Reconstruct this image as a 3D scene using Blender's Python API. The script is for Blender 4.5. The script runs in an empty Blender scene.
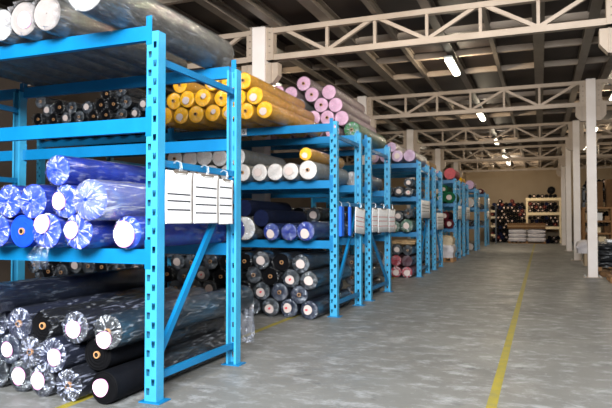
import bpy, bmesh, math, random
from mathutils import Vector, Matrix, noise as mnoise
random.seed(7)
PI = math.pi
S = bpy.context.scene
COL = S.collection

# ------------------------------------------------------------------ materials
def srgb(c):
    return tuple(((v / 255 / 12.92) if v / 255 <= 0.04045 else ((v / 255 + 0.055) / 1.055) ** 2.4) for v in c) + (1,)

def newmat(name):
    m = bpy.data.materials.new(name)
    m.use_nodes = True
    nt = m.node_tree
    nt.nodes.clear()
    out = nt.nodes.new('ShaderNodeOutputMaterial')
    return m, nt, out

def N(nt, t, **kw):
    n = nt.nodes.new(t)
    for k, v in kw.items():
        if k in n.inputs: n.inputs[k].default_value = v
        else: setattr(n, k, v)
    return n

def mix_rgb(nt, fac, a, b):
    m = nt.nodes.new('ShaderNodeMix'); m.data_type = 'RGBA'
    for sock, v in ((m.inputs[0], fac), (m.inputs[6], a), (m.inputs[7], b)):
        if hasattr(v, 'is_output'): nt.links.new(v, sock)
        else: sock.default_value = v
    return m.outputs[2]

def coords(nt, scale=(1, 1, 1), kind='Object'):
    tc = nt.nodes.new('ShaderNodeTexCoord'); mp = nt.nodes.new('ShaderNodeMapping')
    mp.inputs['Scale'].default_value = scale
    nt.links.new(tc.outputs[kind], mp.inputs[0])
    return mp.outputs[0]

def noise_fac(nt, vec, scale, lo, hi, detail=4, rough=.55, dist=0):
    n = N(nt, 'ShaderNodeTexNoise', Scale=scale, Detail=detail, Roughness=rough, Distortion=dist)
    nt.links.new(vec, n.inputs['Vector'])
    r = nt.nodes.new('ShaderNodeMapRange')
    r.inputs['From Min'].default_value = lo; r.inputs['From Max'].default_value = hi
    nt.links.new(n.outputs[0], r.inputs['Value'])
    return r.outputs[0]

def simple(name, rgb, rough=.6, metal=0, rgb2=None, nscale=8, bump=0, bscale=60, spec=.5, kind='Object', vscale=(1, 1, 1)):
    m, nt, out = newmat(name)
    b = N(nt, 'ShaderNodeBsdfPrincipled', Roughness=rough, Metallic=metal)
    b.inputs['Specular IOR Level'].default_value = spec
    b.inputs['Base Color'].default_value = srgb(rgb)
    vec = coords(nt, vscale, kind)
    if rgb2:
        f = noise_fac(nt, vec, nscale, .35, .7)
        nt.links.new(mix_rgb(nt, f, srgb(rgb), srgb(rgb2)), b.inputs['Base Color'])
    if bump:
        n = N(nt, 'ShaderNodeTexNoise', Scale=bscale, Detail=3)
        nt.links.new(vec, n.inputs['Vector'])
        bp = N(nt, 'ShaderNodeBump', Strength=bump, Distance=.01)
        nt.links.new(n.outputs[0], bp.inputs['Height']); nt.links.new(bp.outputs[0], b.inputs['Normal'])
    nt.links.new(b.outputs[0], out.inputs[0])
    return m

def paint(name, rgb, chip, rough=.38):
    m, nt, out = newmat(name)
    b = N(nt, 'ShaderNodeBsdfPrincipled', Roughness=rough)
    vec = coords(nt)
    f = noise_fac(nt, vec, 3.0, .3, .75)
    c1 = mix_rgb(nt, f, srgb(rgb), srgb(tuple(min(255, int(v * 1.08 + 6)) for v in rgb)))
    f2 = noise_fac(nt, vec, 34, .70, .76, detail=5, rough=.7)
    nt.links.new(mix_rgb(nt, f2, c1, srgb(chip)), b.inputs['Base Color'])
    nt.links.new(b.outputs[0], out.inputs[0])
    return m

def film(name, tint=(235, 240, 248), haze=.30, gloss=.5, rough=.16, base=.06, scale=11, bump=.55, radial=False):
    """clear packing film: see-through, whitish where creased, the streaks also painting in fold highlights, shiny at grazing angles"""
    m, nt, out = newmat(name)
    vec = coords(nt, (1, .22, 1))
    if radial:      # crease and painted highlight streaks gathered towards the roll's axis
        fl = N(nt, 'ShaderNodeVectorMath', operation='MULTIPLY'); fl.inputs[1].default_value = (1, 0, 1)
        nt.links.new(coords(nt), fl.inputs[0])
        nm = N(nt, 'ShaderNodeVectorMath', operation='NORMALIZE'); nt.links.new(fl.outputs[0], nm.inputs[0])
        ad = N(nt, 'ShaderNodeVectorMath', operation='MULTIPLY_ADD'); ad.inputs[1].default_value = (4, 4, 4)
        nt.links.new(fl.outputs[0], ad.inputs[0]); nt.links.new(nm.outputs[0], ad.inputs[2])
        oi = nt.nodes.new('ShaderNodeObjectInfo')
        rv = N(nt, 'ShaderNodeVectorMath', operation='ADD'); nt.links.new(ad.outputs[0], rv.inputs[0])
        sc = N(nt, 'ShaderNodeMath', operation='MULTIPLY'); sc.inputs[1].default_value = 40; nt.links.new(oi.outputs['Random'], sc.inputs[0])
        nt.links.new(sc.outputs[0], rv.inputs[1])
        vec = rv.outputs[0]
        f = noise_fac(nt, vec, scale * .27, .53, .66, detail=5, rough=.62, dist=.5)
    else:
        f = noise_fac(nt, vec, scale * 1.5, .53, .67, detail=6, rough=.66, dist=1.9)
    n = N(nt, 'ShaderNodeTexNoise', Scale=scale * (.6 if radial else 3), Detail=4, Distortion=1.2)
    nt.links.new(vec, n.inputs['Vector'])
    bp = N(nt, 'ShaderNodeBump', Strength=bump, Distance=.02)
    nt.links.new(n.outputs[0], bp.inputs['Height'])
    tr = N(nt, 'ShaderNodeBsdfTransparent')
    df = N(nt, 'ShaderNodeBsdfDiffuse', Color=srgb(tint))  # white of the creases and of the painted highlight streaks
    nt.links.new(bp.outputs[0], df.inputs['Normal'])
    gl = N(nt, 'ShaderNodeBsdfGlossy', Roughness=rough)
    gl.inputs['Color'].default_value = (.92, .95, 1, 1)
    nt.links.new(bp.outputs[0], gl.inputs['Normal'])
    mul = N(nt, 'ShaderNodeMath', operation='MULTIPLY_ADD'); mul.inputs[1].default_value = haze; mul.inputs[2].default_value = base
    nt.links.new(f, mul.inputs[0])
    m1 = nt.nodes.new('ShaderNodeMixShader')
    nt.links.new(mul.outputs[0], m1.inputs[0]); nt.links.new(tr.outputs[0], m1.inputs[1]); nt.links.new(df.outputs[0], m1.inputs[2])
    lw = N(nt, 'ShaderNodeLayerWeight', Blend=.42)
    nt.links.new(bp.outputs[0], lw.inputs['Normal'])
    mg = N(nt, 'ShaderNodeMath', operation='MULTIPLY_ADD'); mg.inputs[1].default_value = gloss; mg.inputs[2].default_value = .05
    mg.use_clamp = True
    nt.links.new(lw.outputs['Fresnel'], mg.inputs[0])
    m2 = nt.nodes.new('ShaderNodeMixShader')
    nt.links.new(mg.outputs[0], m2.inputs[0]); nt.links.new(m1.outputs[0], m2.inputs[1]); nt.links.new(gl.outputs[0], m2.inputs[2])
    nt.links.new(m2.outputs[0], out.inputs[0])
    return m

def emit(name, rgb, strength):
    m, nt, out = newmat(name)
    e = N(nt, 'ShaderNodeEmission', Strength=strength); e.inputs[0].default_value = srgb(rgb)
    nt.links.new(e.outputs[0], out.inputs[0])
    return m

M = {}
M['blue'] = paint('rack_blue_paint', (2, 102, 152), (100, 142, 162))
M['post'] = paint('post_blue_paint', (48, 138, 178), (150, 170, 180), .40)
M['steel'] = simple('cream_steel_paint', (178, 160, 143), .55, rgb2=(164, 146, 128), nscale=2.5)
M['column'] = simple('cream_column_paint', (234, 224, 218), .55, rgb2=(226, 214, 206), nscale=2.5)
M['girder'] = simple('dull_girder_paint', (124, 114, 103), .5, rgb2=(108, 98, 88), nscale=3)
M['roof'] = simple('dark_roof_panel', (48, 36, 31), .6, rgb2=(36, 27, 24), nscale=.7)
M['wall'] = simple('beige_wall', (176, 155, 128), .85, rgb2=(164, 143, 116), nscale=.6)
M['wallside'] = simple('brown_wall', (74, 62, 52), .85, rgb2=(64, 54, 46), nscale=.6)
M['card'] = simple('cardboard', (112, 80, 48), .85, rgb2=(96, 68, 40), nscale=6)
M['wood'] = simple('pallet_wood', (168, 126, 84), .8, rgb2=(138, 100, 64), nscale=7, vscale=(1, 8, 8))
M['paper'] = simple('paper_white', (246, 246, 248), .75)
M['ink'] = simple('ink_black', (48, 48, 54), .7)
M['inkred'] = simple('ink_red', (205, 95, 100), .7)
M['inkpale'] = simple('ink_pale_grey', (176, 176, 186), .7)
M['clip'] = simple('zinc_wire', (215, 218, 220), .35, metal=.6)
M['core'] = simple('cardboard_core', (178, 130, 84), .85)
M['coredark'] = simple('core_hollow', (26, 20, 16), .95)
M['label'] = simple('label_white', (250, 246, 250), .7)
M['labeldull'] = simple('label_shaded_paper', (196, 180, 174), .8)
M['labelrim'] = simple('label_magenta_rim', (226, 150, 200), .7)
M['labelred'] = simple('label_red_print', (205, 40, 60), .7)
M['sack'] = simple('woven_sack_white', (214, 208, 210), .8, rgb2=(190, 184, 188), nscale=5, bump=.5, bscale=20)
M['shelfcream'] = simple('cream_shelf_paint', (236, 214, 172), .5)
M['black'] = simple('black_wrap', (22, 23, 26), .35, rgb2=(40, 42, 46), nscale=9, bump=.8, bscale=18)
M['folder'] = simple('blue_plastic_folder', (16, 92, 200), .4)
M['housing'] = simple('lamp_housing', (196, 200, 196), .5)
M['tube'] = emit('lamp_tube_light', (255, 246, 222), 7)

# concrete floor
def floor_mat():
    m, nt, out = newmat('concrete_floor')
    b = N(nt, 'ShaderNodeBsdfPrincipled')
    vec = coords(nt)
    f1 = noise_fac(nt, vec, .55, .3, .7, detail=6, rough=.6)
    c = mix_rgb(nt, f1, srgb((100, 99, 96)), srgb((120, 120, 117)))
    f2 = noise_fac(nt, coords(nt, (1.0, 1.5, 1)), 3.4, .50, .70, detail=10, rough=.74, dist=.2)
    c = mix_rgb(nt, f2, c, srgb((162, 164, 166)))
    f3 = noise_fac(nt, coords(nt, (1, 1.4, 1)), 3.7, .60, .74, detail=6, rough=.6)
    c = mix_rgb(nt, f3, c, srgb((80, 81, 82)))
    f4 = noise_fac(nt, vec, 22, .66, .78, detail=3)
    c = mix_rgb(nt, f4, c, srgb((160, 160, 158)))
    nt.links.new(c, b.inputs['Base Color'])
    r = noise_fac(nt, vec, 1.6, .3, .7, detail=5)
    mr = nt.nodes.new('ShaderNodeMapRange'); mr.inputs['To Min'].default_value = .42; mr.inputs['To Max'].default_value = .62
    nt.links.new(r, mr.inputs['Value']); nt.links.new(mr.outputs[0], b.inputs['Roughness'])
    b.inputs['Specular IOR Level'].default_value = .45
    n = N(nt, 'ShaderNodeTexNoise', Scale=9, Detail=6); nt.links.new(vec, n.inputs['Vector'])
    bp = N(nt, 'ShaderNodeBump', Strength=.12, Distance=.02)
    nt.links.new(n.outputs[0], bp.inputs['Height']); nt.links.new(bp.outputs[0], b.inputs['Normal'])
    nt.links.new(b.outputs[0], out.inputs[0])
    return m
M['floor'] = floor_mat()
def line_mat():
    m, nt, out = newmat('worn_yellow_line')
    b = N(nt, 'ShaderNodeBsdfPrincipled', Roughness=.55)
    vec = coords(nt)
    f = noise_fac(nt, vec, 6, .42, .72, detail=6, rough=.7)
    nt.links.new(mix_rgb(nt, f, srgb((150, 136, 26)), srgb((122, 116, 70))), b.inputs['Base Color'])
    nt.links.new(b.outputs[0], out.inputs[0])
    return m
M['yline'] = line_mat()

def cloth(name, rgb, k=.82, rough=.8, bump=.25):
    return simple(name, rgb, rough, rgb2=tuple(int(v * k) for v in rgb), nscale=14, bump=bump, bscale=90, spec=.1)
C = {  # end colour, side colour of each kind of cloth (the side is mostly the darker one)
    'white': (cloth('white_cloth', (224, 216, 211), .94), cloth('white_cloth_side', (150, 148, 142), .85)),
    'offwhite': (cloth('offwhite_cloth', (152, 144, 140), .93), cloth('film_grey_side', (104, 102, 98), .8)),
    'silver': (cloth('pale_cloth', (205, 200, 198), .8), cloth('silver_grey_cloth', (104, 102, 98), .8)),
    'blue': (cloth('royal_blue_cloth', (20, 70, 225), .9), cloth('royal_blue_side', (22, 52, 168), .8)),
    'shadedblue': (cloth('shaded_blue_cloth', (16, 46, 150), .85), cloth('shaded_blue_side', (18, 40, 104), .8)),  # blue cloth darkened for the rolls deeper in shade
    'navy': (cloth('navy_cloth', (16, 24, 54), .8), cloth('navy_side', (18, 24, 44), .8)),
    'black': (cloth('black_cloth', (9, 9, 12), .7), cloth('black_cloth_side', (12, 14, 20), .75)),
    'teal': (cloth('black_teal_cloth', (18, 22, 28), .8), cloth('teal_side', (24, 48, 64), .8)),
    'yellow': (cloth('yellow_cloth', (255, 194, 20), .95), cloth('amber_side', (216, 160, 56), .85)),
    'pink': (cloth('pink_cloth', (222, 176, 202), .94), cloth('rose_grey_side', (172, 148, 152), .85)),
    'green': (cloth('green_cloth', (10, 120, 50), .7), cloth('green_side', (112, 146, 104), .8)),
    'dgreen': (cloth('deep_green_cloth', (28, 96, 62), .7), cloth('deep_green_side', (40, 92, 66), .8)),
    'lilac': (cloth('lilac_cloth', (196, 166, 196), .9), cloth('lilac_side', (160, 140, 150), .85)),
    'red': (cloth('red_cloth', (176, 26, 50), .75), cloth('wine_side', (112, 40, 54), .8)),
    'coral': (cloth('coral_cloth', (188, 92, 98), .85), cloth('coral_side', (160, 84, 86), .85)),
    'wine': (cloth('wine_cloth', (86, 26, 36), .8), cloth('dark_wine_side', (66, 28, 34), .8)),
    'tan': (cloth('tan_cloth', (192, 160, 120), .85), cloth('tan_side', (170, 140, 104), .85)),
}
FILMS = {'film': ((220, 224, 230), .30, .012, .40, .16, 11, .85), 'filmblue': ((215, 222, 250), .26, .015, .36, .15, 10, .85), 'filmdark': ((190, 204, 222), .10, .008, .46, .16, 10, .35),
         'filmthin': ((225, 225, 222), .12, .01, .42, .22, 12, .14), 'filmyellow': ((255, 214, 90), .18, .02, .40, .2, 12, .2), 'filmwhite': ((226, 230, 248), .50, .12, .40, .2, 6, .7)}
for k, (tint, hz, bs, gl, ro, sc, cap) in FILMS.items():      # the tight side of the film, and its gathered end
    M[k] = film(k.replace('film', 'film_') + 'side', tint, hz, gl, ro, bs, sc)
    M[k + '_end'] = film(k.replace('film', 'film_') + 'end', tint, cap, gl, ro, bs + .02, 12, radial=True)

# ------------------------------------------------------------------ object helpers
def link(o, parent=None):
    COL.objects.link(o)
    if parent: o.parent = parent
    return o

def obj(name, bm, mats, parent=None, smooth=False, loc=None):
    me = bpy.data.meshes.new(name)
    bmesh.ops.recalc_face_normals(bm, faces=bm.faces[:]) if bm.faces else None
    bm.to_mesh(me); bm.free()
    for m in (mats if isinstance(mats, (list, tuple)) else [mats]): me.materials.append(m)
    if smooth:
        for p in me.polygons: p.use_smooth = True
        me.set_sharp_from_angle(angle=math.radians(42))
    o = bpy.data.objects.new(name, me)
    if loc: o.location = loc
    return link(o, parent)

def tag(o, label=None, cat=None, group=None, kind=None):
    if label: o['label'] = label
    if cat: o['category'] = cat
    if group: o['group'] = group
    if kind: o['kind'] = kind
    return o

def thing(name, label, cat, loc=(0, 0, 0), rz=0, group=None):
    o = bpy.data.objects.new(name, None); link(o)
    o.empty_display_size = .1
    o.location = loc; o.rotation_euler = (0, 0, rz)
    return tag(o, label, cat, group)

def copy_tree(o, parent=None):
    c = o.copy(); link(c, parent)
    for ch in list(o.children): copy_tree(ch, c)
    return c

def box(bm, x0, x1, y0, y1, z0, z1, mi=0):
    v = [bm.verts.new(p) for p in ((x0, y0, z0), (x1, y0, z0), (x1, y1, z0), (x0, y1, z0), (x0, y0, z1), (x1, y0, z1), (x1, y1, z1), (x0, y1, z1))]
    for f in ((0, 3, 2, 1), (4, 5, 6, 7), (0, 1, 5, 4), (1, 2, 6, 5), (2, 3, 7, 6), (3, 0, 4, 7)):
        bm.faces.new([v[i] for i in f]).material_index = mi
    return v

def bar(bm, a, b, w, h, up=(0, 0, 1)):
    """rectangular bar from a to b, h along 'up', w across"""
    a, b = Vector(a), Vector(b); d = (b - a).normalized()
    
    if abs(d.dot(Vector(up))) > .99: up = (1, 0, 0)
    s = d.cross(Vector(up)).normalized(); u = s.cross(d).normalized()
    P = []
    for c in (a, b):
        for i, j in ((-1, -1), (1, -1), (1, 1), (-1, 1)): P.append(bm.verts.new(c + s * i * w / 2 + u * j * h / 2))
    for f in ((0, 1, 2, 3), (7, 6, 5, 4), (0, 4, 5, 1), (1, 5, 6, 2), (2, 6, 7, 3), (3, 7, 4, 0)): bm.faces.new([P[i] for i in f])

def tube(bm, pts, r, n=6):
    rings = []
    for i, p in enumerate(pts):
        p = Vector(p); d = (Vector(pts[min(i + 1, len(pts) - 1)]) - Vector(pts[max(i - 1, 0)])).normalized()
        s = d.cross(Vector((.31, .27, .91))).normalized(); u = d.cross(s)
        rings.append([bm.verts.new(p + (s * math.cos(2 * PI * k / n) + u * math.sin(2 * PI * k / n)) * r) for k in range(n)])
    for a, b in zip(rings, rings[1:]):
        for k in range(n): bm.faces.new((a[k], a[(k + 1) % n], b[(k + 1) % n], b[k]))
    bm.faces.new(rings[0][::-1]); bm.faces.new(rings[-1])

def lathe(bm, prof, n, mi=None, fn=None):
    """surface of revolution about Y; prof = [(r, y)]; fn(r, y, angle, i) may displace"""
    rings = []
    for i, (r, y) in enumerate(prof):
        ring = []
        for k in range(n):
            a = 2 * PI * k / n
            rr, yy = fn(r, y, a, i) if fn else (r, y)
            ring.append(bm.verts.new((rr * math.cos(a), yy, rr * math.sin(a))))
        rings.append(ring)
    for i, (a, b) in enumerate(zip(rings, rings[1:])):
        for k in range(n):
            f = bm.faces.new((a[k], a[(k + 1) % n], b[(k + 1) % n], b[k]))
            if mi: f.material_index = mi[i]
    return rings

# ------------------------------------------------------------------ fabric rolls
def body_bm(R, L, n=44, rin=.02, rough=True, seed=0):
    bm = bmesh.new()
    prof = [(rin, .05), (rin, .001)]; mi = [0]
    if rough:
        for k in range(1, 8):
            r = rin + (R - rin) * k / 8
            prof.append((r, .0025 * ((k % 2) * 2 - 1) + .002)); mi.append(0)
    prof += [(R - .007, 0), (R, .007)]; mi += [0, 0]
    seg = 7 if rough else 2
    for k in range(1, seg): prof.append((R, .007 + (L - .014) * k / seg)); mi.append(1)
    prof += [(R, L - .007), (R - .007, L), (rin, L), (rin, L - .05)]; mi += [1, 1, 0, 0]
    rnd = random.Random(seed)
    ph = [rnd.uniform(0, 6.28) for _ in range(4)]
    def fn(r, y, a, i):
        if r < R * .5: return r, y
        w = .010 * math.sin(2 * a + ph[0]) + .006 * math.sin(3 * a + ph[1] + y * 2) + .004 * math.sin(5 * a + ph[2] - y * 3)
        return r * (1 + (w - .012) * (r / R)), y
    rings = lathe(bm, prof, n, mi, fn if rough else None)
    bm.faces.new(rings[0]).material_index = 0; bm.faces.new(rings[-1][::-1]).material_index = 0
    return bm

def core_bm(ro=.028, ri=.018, out=.012, depth=.05, n=20):
    bm = bmesh.new()
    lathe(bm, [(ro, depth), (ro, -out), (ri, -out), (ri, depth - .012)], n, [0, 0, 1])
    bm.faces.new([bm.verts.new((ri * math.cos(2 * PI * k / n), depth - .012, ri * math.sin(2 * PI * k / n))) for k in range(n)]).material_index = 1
    return bm

def label_bm(r, cx, cz, y, seed=0, red=False, n=24):
    """round paper sticker lying on the film of the roll end"""
    rnd = random.Random(seed); bm = bmesh.new()
    def blob(rr, yy, mi, x=cx, z=cz, j=.05):
        ph = rnd.uniform(0, 6); vs = []
        for k in range(n):
            a = 2 * PI * k / n; q = rr * (1 + j * math.sin(2 * a + ph) + j * .6 * math.sin(3 * a - ph))
            vs.append((x + q * math.cos(a), z + q * math.sin(a)))
        top = [bm.verts.new((px, yy, pz)) for px, pz in vs]; bot = [bm.verts.new((px, yy + .003, pz)) for px, pz in vs]
        bm.faces.new(top).material_index = mi
        for k in range(n): bm.faces.new((top[k], top[(k + 1) % n], bot[(k + 1) % n], bot[k])).material_index = mi
    blob(r, y, 1); blob(r * .93, y - .002, 0)
    if red: blob(r * .26, y - .004, 2, cx + r * rnd.uniform(-.3, .3), cz + r * rnd.uniform(-.2, .3), .2)
    return bm

def wrap_bm(R, L, style='star', seed=0, n=72, rows=12, amp=1.0):
    rnd = random.Random(seed); bm = bmesh.new()
    ph = [rnd.uniform(0, 6.28) for _ in range(10)]; lob = [rnd.randint(9, 13), rnd.randint(17, 23), rnd.randint(5, 7)]
    off = Vector((rnd.uniform(0, 90), rnd.uniform(0, 90), rnd.uniform(0, 90)))
    Ro = R * 1.004 + .003
    prof = []
    if style == 'open':
        prof = [(Ro * .985, -.045), (Ro, -.02)]
    elif style == 'bag':
        prof = [(R * .10, -.05), (R * .35, -.052), (R * .6, -.048), (R * .8, -.04), (R * .93, -.024), (Ro, 0)]
    else:
        prof = [(R * .10, -.022), (R * .2, -.010), (R * .34, -.012), (R * .5, -.014), (R * .66, -.014), (R * .82, -.013), (R * .93, -.010), (Ro * .99, .002)]
    nc = len(prof)
    for k in range(1, rows + 1): prof.append((Ro, .02 + (L - .02) * k / rows))
    prof += [(R * .9, L + .012), (R * .5, L + .016)]
    def fn(r, y, a, i):
        p = Vector((math.cos(a) * 1.6, y * 3.2, math.sin(a) * 1.6)) + off
        nz = mnoise.noise(p * 2.1) ; n2 = mnoise.noise(p * 5.3)
        if i < nc:
            t = r / R
            fold = math.sin(lob[0] * a + ph[0] + 1.5 * math.sin(2 * a + ph[1])) * .6 + .5 * math.sin(lob[1] * a + ph[2] + t * 3) + .5 * math.sin(lob[2] * a + ph[3])
            fa = .0105 * amp * (1 if style != 'bag' else .7) * (1.15 - abs(t - .5))
            if style == 'open':
                return r * (1 + .02 * fold * amp), y + .02 * fold + .03 * nz
            yy = y - max(-.6, fold) * fa - .012 * (n2 + .3) * amp
            rr = r * (1 + (.10 * nz if t < .8 else .012 * n2))
            return rr, min(yy, -.004 if t < .95 else .003)
        lump = .004 * nz + .003 * n2 + .0025 * math.sin(lob[1] * a + y * 9 + ph[4])
        return r + max(-.0015, lump) * amp * (1 if y < L else .3), y
    rings = lathe(bm, prof, n, [1] * (nc - 1) + [0] * (len(prof) - nc), fn)
    bm.faces.new(rings[-1][::-1])
    return bm

FILM = {'white': 'filmthin', 'offwhite': 'film', 'silver': 'film', 'blue': 'filmblue', 'shadedblue': 'filmblue', 'navy': 'filmdark', 'black': 'filmdark', 'teal': 'filmdark',
        'yellow': 'filmthin', 'pink': 'filmthin', 'green': 'film', 'dgreen': 'film', 'lilac': 'filmthin', 'red': 'film', 'coral': 'filmthin', 'wine': 'filmdark', 'tan': 'filmthin'}

def roll(cloth_, R, L, label, group, loc, wrap='star', core=False, sticker=None, red=False, seed=0, filmname=None, hi=True, rz=0, amp=1.0):
    """sticker = (dx, dz, r) in roll radii or None"""
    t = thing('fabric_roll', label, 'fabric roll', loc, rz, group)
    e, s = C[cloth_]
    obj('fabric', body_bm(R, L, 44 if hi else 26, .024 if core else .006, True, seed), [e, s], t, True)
    if core:
        obj('core_tube', core_bm(out=.016 if wrap in ('star', 'bag') else .012), [M['core'], M['coredark']], t, True)
    if wrap:
        obj('plastic_wrap', wrap_bm(R, L, wrap, seed, 72 if hi else 40, 12 if hi else 6, amp), [M[filmname or FILM[cloth_]], M[(filmname or FILM[cloth_]) + '_end']], t, True)
    if sticker:
        dx, dz, r = sticker
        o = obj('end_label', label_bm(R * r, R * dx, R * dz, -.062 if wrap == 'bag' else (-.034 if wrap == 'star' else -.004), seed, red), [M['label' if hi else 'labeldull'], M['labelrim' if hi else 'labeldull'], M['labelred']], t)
        o['label'] = 'round white paper label'
    return t
# ------------------------------------------------------------------ setting
XL, XR, YF, YB, ZC = -10.7, 7.3, -1.5, 42.6, 5.02
def struct(name, bm, m):
    return tag(obj(name, bm, m), kind='structure')
bm = bmesh.new(); box(bm, XL, XR, YF, YB, -.15, 0); struct('floor', bm, M['floor'])
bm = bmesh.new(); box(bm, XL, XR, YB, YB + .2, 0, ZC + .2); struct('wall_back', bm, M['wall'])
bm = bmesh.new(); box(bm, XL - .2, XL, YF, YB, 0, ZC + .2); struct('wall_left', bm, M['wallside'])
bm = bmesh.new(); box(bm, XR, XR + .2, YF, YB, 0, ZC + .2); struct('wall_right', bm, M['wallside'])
# unseen front wall, its loading door opening shaped so the left side stays dark
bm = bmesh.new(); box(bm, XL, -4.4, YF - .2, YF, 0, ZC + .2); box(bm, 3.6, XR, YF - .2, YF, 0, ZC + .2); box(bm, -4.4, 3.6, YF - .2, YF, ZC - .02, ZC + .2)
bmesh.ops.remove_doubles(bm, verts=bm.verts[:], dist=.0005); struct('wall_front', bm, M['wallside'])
bm = bmesh.new(); box(bm, XL, XR, YF, YB, ZC, ZC + .12); ceil = struct('ceiling', bm, M['roof'])
# wall pilasters on the far wall
for i, x in enumerate((-7.6, -4.7, -1.75, 1.16, 4.2)):
    bm = bmesh.new(); box(bm, x - .09, x + .09, YB - .1, YB, 0, ZC); struct('trim_%d' % (i + 1), bm, M['wall'])
# painted lines on the floor
for x, y0, nm in ((-.36, YF, 'long worn yellow line painted down the open aisle floor'), (-3.35, YF, 'yellow floor line running under the blue racks')):
    bm = bmesh.new(); box(bm, x - .038, x + .038, y0, 38.0, 0, .0015)
    tag(obj('floor_line', bm, M['yline']), nm, 'floor line')

TY = [9.78, 16.27, 22.9, 29.53, 36.16]          # trusses
NODE = [-3.42, -2.57, -1.70, -.86, -.01]
# ceiling: long girders and cross joists, parts of the roof
def girder(x, w, z0):
    bm = bmesh.new()
    box(bm, x - w / 2, x + w / 2, YF, YB, z0, z0 + .03)
    box(bm, x - .02 if w > .1 else x - .012, x + .02 if w > .1 else x + .012, YF, YB, z0 + .03, ZC)
    box(bm, x - w / 2, x + w / 2, YF, YB, ZC - .02, ZC)
    obj('girder', bm, M['girder'], ceil)
for bay in (-5.84, 0, 5.84):
    for i, x in enumerate(NODE):
        if XL < x + bay < XR: girder(x + bay, (.20 if i in (0, 2, 4) else .085) if not (i == 2) else .15, 4.83 if i % 2 == 0 else 4.86)
for xc in (-10.2, -4.65, 1.163, 7.0):
    for s in (-.3, .3):
        if XL < xc + s < XR: girder(xc + s, .16, 4.83)
y = 1.63
while y < YB - .3:
    if min(abs(y - t) for t in TY) > .35:
        bm = bmesh.new(); box(bm, XL, XR, y - .025, y + .025, 4.905, ZC); box(bm, XL, XR, y - .045, y + .045, 4.89, 4.905)
        obj('joist', bm, M['steel'], ceil)
    y += 1.635

# columns
def column(x, y, w, label, left):
    t = thing('column', label, 'column', (x, y, 0), 0, 'row of slim cream steel columns' if not left else 'cream columns among the racks')
    bm = bmesh.new(); box(bm, -w / 2, w / 2, -w / 2, w / 2, .015, 4.86); obj('shaft', bm, M['column'], t)
    bm = bmesh.new(); box(bm, -w * .95, w * .95, -w * .95, w * .95, 0, .015); obj('base_plate', bm, M['steel'], t)
    for sx in (-1, 1):
        for sy in (-1, 1):
            bm = bmesh.new(); bmesh.ops.create_cone(bm, cap_ends=True, segments=6, radius1=.016, radius2=.016, depth=.035, matrix=Matrix.Translation((sx * w * .78, sy * w * .78, .0325)))
            obj('bolt', bm, M['clip'], t)
    for s in (-1, 1):
        # haunch bracket under the truss seat: chamfered plate box with a rib
        bm = bmesh.new()
        q = [(w / 2, 4.195), (w / 2, 3.83), (w / 2 + .12, 3.83), (w / 2 + .235, 3.97), (w / 2 + .235, 4.195)]
        a = [bm.verts.new((s * px, -.085, pz)) for px, pz in q]; b = [bm.verts.new((s * px, .085, pz)) for px, pz in q]
        bm.faces.new(a); bm.faces.new(b[::-1])
        for k in range(5): bm.faces.new((a[k], a[(k + 1) % 5], b[(k + 1) % 5], b[k]))
        box(bm, s * (w / 2 + .10), s * (w / 2 + .12), -.11, .11, 3.83, 4.195)
        obj('haunch_bracket', bm, M['steel'], t)
    return t
ordn = ['nearest', 'second', 'third', 'fourth', 'fifth']
rcol = ['nearest of the slim cream columns right of the aisle, beside the picture edge', 'thick looking cream column standing in front of the black wrapped stack', 'cream column right behind the white sack', 'narrow cream column third back from the black wrapped stack', 'farthest slim cream column at the far end of the aisle']
for i, y in enumerate(TY):
    column(1.163, y, .212, rcol[i], False)
    lab = ['cream column rising behind the yellow rolls and topped by bolted plates', 'cream column rising behind the pink rolls', 'cream column third back above the blue racks', 'cream column fourth back above the blue racks', 'farthest cream column above the blue racks'][i]
    column(-4.63 if i else -4.68, y, .25, lab, True)

# trusses: one per bay and frame line
def truss(x0, x1, y, nodes, label, group):
    """x0, x1: column faces; nodes: bottom, top, bottom, top, bottom"""
    t = thing('roof_truss', label, 'roof truss', ((x0 + x1) / 2, y, 4.255 if y < 12 else 4.2), 0, group)
    ox = (x0 + x1) / 2
    zb, zt = .05, (.53 if y < 12 else .585); W = .11
    def part(nm, *bars):
        bm = bmesh.new()
        for a, b, w, h in bars: bar(bm, (a[0] - ox, 0, a[1]), (b[0] - ox, 0, b[1]), w, h)
        return obj(nm, bm, M['steel'], t)
    part('bottom_chord', ((x0, zb), (x1, zb), W, .10))
    part('top_chord', ((x0, zt), (x1, zt), W, .09))
    for s, x in ((1, x0), (-1, x1)):
        bm = bmesh.new(); box(bm, x - ox if s > 0 else x - ox - .14, x - ox + .14 if s > 0 else x - ox, -.075, .075, 0, .63)
        e = obj('end_plate', bm, M['steel'], t)
        if y < 17:
            for k in range(4):
                bm = bmesh.new(); box(bm, x + s * .055 - ox, x + s * .085 - ox, -.085, -.075, .12 + k * .12, .135 + k * .12); obj('bolt', bm, M['girder'], e)
    for x in nodes: part('vertical', ((x, .1), (x, .54), .07, .05))
    top0, top1 = nodes[0] - .84, nodes[-1] + .84
    seq = [(max(top0, x0 + .2), 1)] + [(x, i % 2) for i, x in enumerate(nodes)] + [(min(top1, x1 - .2), 1)]
    for (xa, ta), (xb, tb) in zip(seq, seq[1:]):
        part('diagonal', ((xa, .56 if ta else .08), (xb, .56 if tb else .08), .065, .06))
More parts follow.
